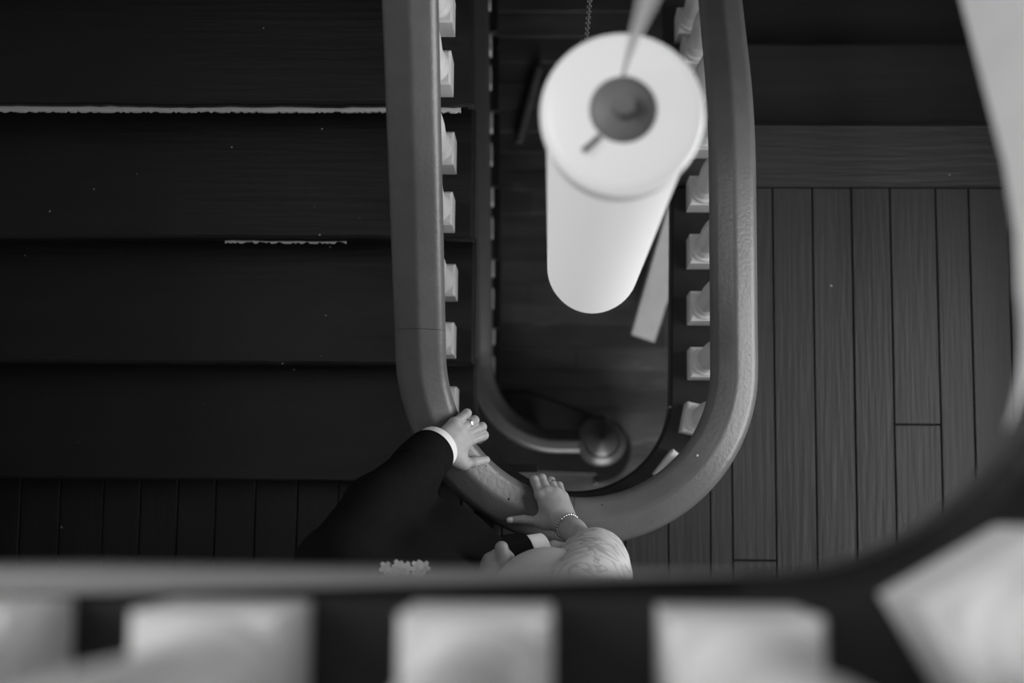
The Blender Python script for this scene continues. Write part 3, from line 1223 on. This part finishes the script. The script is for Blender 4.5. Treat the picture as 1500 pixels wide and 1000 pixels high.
# ---------------------------------------------------------------- man in the black suit, left hand on the rail
MJ = dict(wrist=(-.2185, .1075, .985), mP=(-.1897, .1681, .970), mR=(-.1802, .1530, .963), mM=(-.1702, .1400, .952), mI=(-.1630, .1248, .944),
          pP=(-.1691, .1814, .958), pR=(-.1544, .1676, .944), pM=(-.1395, .1544, .930), pI=(-.1357, .1378, .922),
          dP=(-.1705, .1807, .9256), dR=(-.1570, .1662, .9136), dM=(-.1420, .1528, .9017), dI=(-.1381, .1360, .8918),
          eP=(-.1768, .1778, .9036), eR=(-.1678, .1602, .8916), eM=(-.1572, .1428, .8797), eI=(-.1476, .1289, .8698),
          tC=(-.1940, .0908, .962), tM=(-.1745, .0775, .949), tI=(-.1545, .0815, .938), tT=(-.1309, .0866, .915))
man = thing('person', (-.25, -.32, 0), 'person in a black suit standing by the rail, left hand with ring gripping it', 'person')
LS, LE, LW = V3(-.360, -.120, 1.43), V3(-.325, -.015, 1.185), V3(-.2185, .1075, .985)
RS = V3(-.105, -.345, 1.43)
MC = (LS + RS) / 2
face_m = V3(.69, .72, 0)
hc = V3(-.225, -.275, 1.66)
hand = hand_prims(MJ) + [('c', LW + (LE - LW) * .02, LW + (LE - LW) * .45, .0245, .031, .014)]
RE, RW = V3(-.215, -.135, 1.12), V3(-.037, -.108, 1.02)
coarse = [('c', MC + V3(0, 0, .0), hc - V3(0, 0, .06), .056, .056, .03)] + head_prims(hc, face_m)
coarse += [('c', LS, LE, .045, .038, .03), ('c', LE, LE * .7 + LW * .3, .036, .033, .02), ('c', RS, RE, .045, .038, .03), ('c', RE, RW, .036, .026, .02),
           ('c', LS - V3(0, 0, .02), RS - V3(0, 0, .02), .045, .045, .02), ('c', MC - V3(0, 0, .12), MC - V3(0, 0, .55), .085, .10, .03)]
hd = V3(.97, -.20, -.12)
coarse_r = [('c', RW, RW + hd * .06, .026, .024, .02)]
for q, l_ in enumerate((.062, .07, .066, .052)):
    a = RW + hd * .075 + V3(.0, .026 - .018 * q, .004)
    coarse_r += [('c', RW + hd * .03 + V3(0, .012 - .008 * q, 0), a, .013, .012, .01), ('c', a, a + hd * l_ * .5 + V3(0, 0, -.012), .010, .009, .003), ('c', a + hd * l_ * .5 + V3(0, 0, -.012), a + hd * l_ * .7 + V3(0, 0, -.035), .009, .0075, .002)]
coarse_r += [('c', RW + hd * .02, RW + hd * .05 + V3(0, .03, .01), .015, .012, .01), ('c', RW + hd * .05 + V3(0, .03, .01), RW + hd * .09 + V3(0, .035, .0), .011, .009, .004)]
for q in (-1, 1):
    hip = MC + (LS - RS) * .25 * q - V3(0, 0, .53)
    coarse += [('c', hip, (hip[0], hip[1], .50), .085, .06, .04), ('c', (hip[0], hip[1], .50), (hip[0], hip[1], .09), .058, .04, .03)]
np_obj('body', [polygonise(hand, .0017), polygonise(coarse_r, .003), polygonise(coarse, .009)], 'skin_m', man)

# jacket: torso and both sleeves in one cloth shell
jk = [('c', LS, RS, .072, .072, .05), ('e', MC - V3(0, 0, .16), (.145, .215, .22), .06, math.atan2(face_m[1], face_m[0])),
      ('e', MC - V3(0, 0, .42), (.135, .19, .24), .06, math.atan2(face_m[1], face_m[0])),
      ('c', LS, LE, .074, .064, .03), ('c', LE, LW + (LE - LW) * .40 , .063, .053, .02),
      ('c', RS, RE, .074, .062, .03), ('c', RE, RE * .42 + RW * .58, .060, .050, .02), ('c', MC - V3(.02, -.02, .35), RE, .10, .06, .05),
      ('c', (-.275, -.125, 1.20), (-.205, -.095, 1.05), .080, .078, .06), ('c', (-.205, -.095, 1.05), (-.225, -.095, .80), .08, .088, .05)]
jv, jf = polygonise(jk, .0065)
jacket = np_obj('jacket', [(jv, jf)], 'suit', man)


def jacket_top(x, y):
    near = jv[np.hypot(jv[:, 0] - x, jv[:, 1] - y) < .012]
    return near[:, 2].max() if len(near) else 1.3

tr = []
for q in (-1, 1):
    hip = MC + (LS - RS) * .25 * q - V3(0, 0, .50)
    tr += [('c', hip, (hip[0], hip[1], .50), .105, .085, .05), ('c', (hip[0], hip[1], .50), (hip[0], hip[1], .075), .083, .070, .03)]
np_obj('trousers', [polygonise(tr, .012)], 'suit', man)
for q in (-1, 1):
    hip = MC + (LS - RS) * .25 * q
    toe = V3(hip[0], hip[1], 0) + face_m * .17
    np_obj('shoe', [polygonise([('c', (hip[0], hip[1], .046), (toe[0], toe[1], .040), .043, .036, .02), ('c', (hip[0] - face_m[0] * .06, hip[1] - face_m[1] * .06, .044), (hip[0], hip[1], .075), .038, .045, .02)], .008)], 'suit', man)
np_obj('hair', [polygonise([('e', hc + V3(0, 0, .035) - face_m * .018, (.104, .084, .092), .02, math.atan2(face_m[1], face_m[0])), ('e', hc - V3(0, 0, .02) - face_m * .055, (.055, .072, .075), .03, math.atan2(face_m[1], face_m[0]))], .008)], 'hair', man)
# shirt cuff: a white ring proud of the jacket sleeve
ax = (LW - LE); ax /= np.linalg.norm(ax)
cc = V3(-.2385, .1016, 1.0) + V3(0.004, 0, .004)
V, F = sleeve_tube([cc - ax * .05, cc - ax * .02, cc + ax * .009, cc + ax * .017], [.0455, .0460, .0470, .0465], 40, .0025)
obj('shirt_cuff', V, F, 'shirt', man, smooth=True, angle=40)
V, F = sleeve_tube([cc - ax * .095, cc - ax * .06, cc - ax * .012, cc - ax * .005], [.050, .0525, .0515, .0500], 40, .003)
obj('jacket_cuff', V, F, 'suit', jacket, smooth=True, angle=40)
ax2 = (RW - RE); ax2 /= np.linalg.norm(ax2)
V, F = sleeve_tube([RW - ax2 * .06, RW - ax2 * .02, RW + ax2 * .030], [.041, .042, .042], 40, .0025)
obj('shirt_cuff', V, F, 'shirt', man, smooth=True, angle=40)
V, F = sleeve_tube([RW - ax2 * .10, RW - ax2 * .05, RW - ax2 * .012], [.048, .0495, .0485], 40, .003)
obj('jacket_cuff', V, F, 'suit', jacket, smooth=True, angle=40)
V, F = ring_band(V3(*MJ['mR']) * .42 + V3(*MJ['pR']) * .58, V3(*MJ['pR']) - V3(*MJ['mR']), .0107, .0045, .0010)
obj('ring', V, F, 'silver', man, smooth=True, angle=50)
V, F = sleeve_tube([MC + V3(0, 0, .055), MC + V3(0, 0, .085) + face_m * .004, MC + V3(0, 0, .11) + face_m * .01], [.068, .064, .062], 28, .004)
obj('shirt_collar', V, F, 'shirt', man, smooth=True)
# buttonhole flowers on the lapel
bz = jacket_top(-.247, -.128)
bt = obj('boutonniere', *tube([(-.243, -.155, bz - .01), (-.244, -.138, bz + .004), (-.247, -.122, bz + .010)], .004, 6), 'leaf', man)
tag(bt, 'small white blossoms pinned to the lapel')
for i in range(15):
    c_ = V3(-.240 + random.uniform(-.034, .034), -.122 + random.uniform(-.018, .014), 0)
    c_[2] = jacket_top(c_[0], c_[1]) + random.uniform(.004, .014)
    V_, F_ = [], []
    pet = []
    for k in range(5):
        a = 2 * math.pi * k / 5 + i
        d = Vector((math.cos(a), math.sin(a), .35)).normalized()
        s = Vector((-math.sin(a), math.cos(a), 0))
        o_ = Vector(c_)
        q = [o_, o_ + d * .006 + s * .0042, o_ + d * .0115 + s * .0025 + Vector((0, 0, .001)), o_ + d * .0115 - s * .0025 + Vector((0, 0, .001)), o_ + d * .006 - s * .0042]
        q2 = [v - Vector((0, 0, .0012)) for v in q]
        pet.append((q + q2, [(0, 1, 2, 3, 4), (9, 8, 7, 6, 5)] + [(j, 5 + j, 5 + (j + 1) % 5, (j + 1) % 5) for j in range(5)]))
    obj('blossom', *join(*pet), 'petal', bt)

# ---------------------------------------------------------------- woman in the lace dress, right hand on the rail
WJ = dict(wrist=(.0339, -.0430, .905), mI=(-.0208, .0187, .876), mM=(-.0050, .0255, .872), mR=(.0140, .0240, .868), mP=(.0308, .0143, .862),
          pI=(-.0295, .0470, .860), pM=(-.0138, .0505, .855), pR=(.0056, .0451, .848), pP=(.0231, .0353, .842),
          dI=(-.0298, .0462, .8304), dM=(-.0148, .0477, .8252), dR=(.0049, .0422, .8187), dP=(.0226, .0324, .8145),
          eI=(-.0325, .0397, .8106), eM=(-.0194, .0346, .8054), eR=(.0011, .0282, .7989), eP=(.0210, .0238, .7947),
          tC=(.0035, -.0420, .888), tM=(-.0215, -.0405, .882), tI=(-.0510, -.0368, .884), tT=(-.0799, -.0384, .884))
wom = thing('person', (.06, -.28, 0), 'person in a pale lace sleeved dress, right hand with bracelet and ring on the rail', 'person')
wRS, wRE, wRW = V3(.058, -.165, 1.33), V3(.104, -.108, 1.065), V3(.0339, -.0430, .905)
wLS, wLE, wLW = V3(.035, -.43, 1.33), V3(-.125, -.345, 1.08), V3(-.128, -.185, 1.145)
face_w = V3(-.97, .22, 0)
wc = (wRS + wLS) / 2
wh = V3(.035, -.285, 1.56)
hand = hand_prims(WJ, .92, .06) + [('c', wRW, wRW + (wRE - wRW) * .25, .0215, .0235, .014), ('c', wRW + (wRE - wRW) * .25, wRE, .0235, .034, .02), ('c', wRE, wRE * .8 + wRS * .2, .034, .036, .02)]
# left hand, knuckles towards the rail
palm = V3(-.104, -.128, 1.182)
lh = [('c', wLE, wLW, .033, .021, .02), ('c', wLW, palm, .022, .024, .018),
      ('c', palm * .6 + wLW * .4 + V3(.008, 0, .008), V3(-.082, -.112, 1.200), .016, .0145, .012), ('c', V3(-.082, -.112, 1.200), V3(-.0870, -.086, 1.206), .0140, .0128, .004)]
for q in range(4):
    a = palm + V3(-.006 - .002 * q, .020 - .004 * q, .004 - .017 * q)
    b_ = a + V3(.024, .018 - .003 * q, .0)
    lh += [('c', palm * .5 + wLW * .5 + V3(0, 0, -.006 * q), a, .014, .012, .012), ('c', a, b_, .0108, .0098, .004), ('c', b_, b_ + V3(.016, -.014, -.004), .0095, .008, .002)]
coarse = [('c', wc, wh - V3(0, 0, .06), .046, .046, .03)] + head_prims(wh, face_w, .95)
coarse += [('c', wRS, wRE, .042, .034, .03), ('c', wLS, wLE, .042, .034, .03), ('c', wLS, wRS, .05, .05, .05), ('c', wc, wc - V3(0, 0, .5), .10, .11, .06)]
for q in (-1, 1):
    hip = wc + (wLS - wRS) * .25 * q - V3(0, 0, .45)
    coarse += [('c', hip, (hip[0], hip[1], .46), .08, .055, .04), ('c', (hip[0], hip[1], .46), (hip[0], hip[1], .07), .05, .034, .03),
               ('c', (hip[0] + .02, hip[1], .035), (hip[0] - .14, hip[1] + .03, .028), .034, .026, .02)]
np_obj('body', [polygonise(hand, .0017), polygonise(lh, .0025), polygonise(coarse, .009)], 'skin_w', wom)
rzw = math.atan2(face_w[1], face_w[0])
dr = [('c', wRS - V3(0, .02, .02), wLS + V3(0, .02, -.02), .060, .060, .05), ('e', wc - V3(0, 0, .13), (.115, .155, .16), .05, rzw),
      ('e', wc + V3(-.075, .065, -.15), (.068, .066, .070), .06), ('e', wc + V3(-.085, -.050, -.15), (.066, .066, .070), .06),
      ('e', (-.002, -.178, 1.215), (.098, .092, .075), .09), ('e', (.010, -.215, 1.05), (.085, .085, .17), .08),
      ('c', wc - V3(0, .04, .30), wc - V3(0, .06, .42), .115, .135, .08), ('c', wc - V3(0, .07, .45), (wc[0] - .03, wc[1] - .13, .22), .145, .21, .06),
      ('c', wLS, wLE, .062, .056, .03), ('c', wLE, wLE * .55 + wLW * .45, .054, .042, .02)]
dv, df = polygonise(dr, .007)
dv[:, 2] = np.maximum(dv[:, 2], .012)
dress = np_obj('dress', [(dv, df)], 'dress', wom)
# lace sleeve of the right arm
pts = smooth_path([wRS + V3(-.012, -.035, .035), wRS + V3(.006, -.004, .012), wRS * .55 + wRE * .45 + V3(.006, .004, .0), wRE + V3(-.008, .008, .016), wRE + V3(-.020, .014, -.004)], 28)
rad = np.interp(np.linspace(0, 1, 29), [0, .12, .3, .55, .8, 1], [.055, .072, .080, .078, .066, .056])
pts = [p + V3(-.006, -.015, 0) for p in pts]
V, F = sleeve_tube(pts, list(rad), 48, .003, .012, 4)
sl = obj('lace_sleeve', V, F, 'lace', dress, smooth=True)
tag(sl, 'pale lace sleeve with scroll pattern')
np_obj('hair', [polygonise([('e', wh + V3(0, 0, .03) - face_w * .018, (.102, .084, .092), .02, rzw), ('e', wh - face_w * .085 - V3(0, 0, .01), (.055, .06, .055), .03, rzw)], .008)], 'hair', wom)
# bracelet: a string of small bright beads round the wrist
bc = wRW + (wRE - wRW) * .10
ax = (wRE - wRW); ax /= np.linalg.norm(ax)
e1 = np.cross(ax, V3(0, 0, 1)); e1 /= np.linalg.norm(e1); e2 = np.cross(e1, ax)
tl = V3(.25, 0, 0)
bead = []
nb = 27
loop = []
for i in range(nb):
    a = 2 * math.pi * i / nb
    loop.append(bc + (e1 * math.cos(a) + e2 * math.sin(a)) * .0262 + ax * .006 * math.sin(a + .6))
V, F = tube(loop, .0012, 6, closed=True)
br = obj('bracelet', V, F, 'silver', wom, smooth=True)
parts = []
for p in loop:
    pr = [(.0003, -.0034), (.0024, -.0024), (.0034, 0), (.0024, .0024), (.0003, .0034)]
    v, f = lathe(pr, 0, 0, 8)
    parts.append(([(x + p[0], y + p[1], z + p[2]) for x, y, z in v], f))
obj('beads', *join(*parts), 'silver', br, smooth=True)['kind'] = 'stuff'
V, F = ring_band(V3(*WJ['mR']) * .30 + V3(*WJ['pR']) * .70, V3(*WJ['pR']) - V3(*WJ['mR']), .0099, .004, .0010)
obj('ring', V, F, 'silver', wom, smooth=True, angle=50)
# thumbnail
tt, ti = V3(*WJ['tT']), V3(*WJ['tI'])
d = (tt - ti) / np.linalg.norm(tt - ti)
s = np.cross(V3(0, 0, 1), d); s /= np.linalg.norm(s); up = np.cross(d, s)
V_, F_ = [], []
nc, nr = 6, 6
for i in range(nr + 1):
    for j in range(nc + 1):
        u, v_ = i / nr, j / nc * 2 - 1
        wd_ = .0056 * (1 - max(0, u - .6) ** 2 * 2.2)
        V_.append(tt + d * (-.006 + .0135 * u) + s * v_ * wd_ + up * (.0088 - .0030 * v_ * v_ - .0032 * max(0, u - .3) ** 2 / .5))
n0 = len(V_)
V_ += [v - up * .0012 for v in V_]
for i in range(nr):
    for j in range(nc):
        a = i * (nc + 1) + j
        F_.append((a, a + 1, a + nc + 2, a + nc + 1))
        F_.append((n0 + a, n0 + a + nc + 1, n0 + a + nc + 2, n0 + a + 1))
obj('fingernail', V_, F_, 'nail', wom, smooth=True)
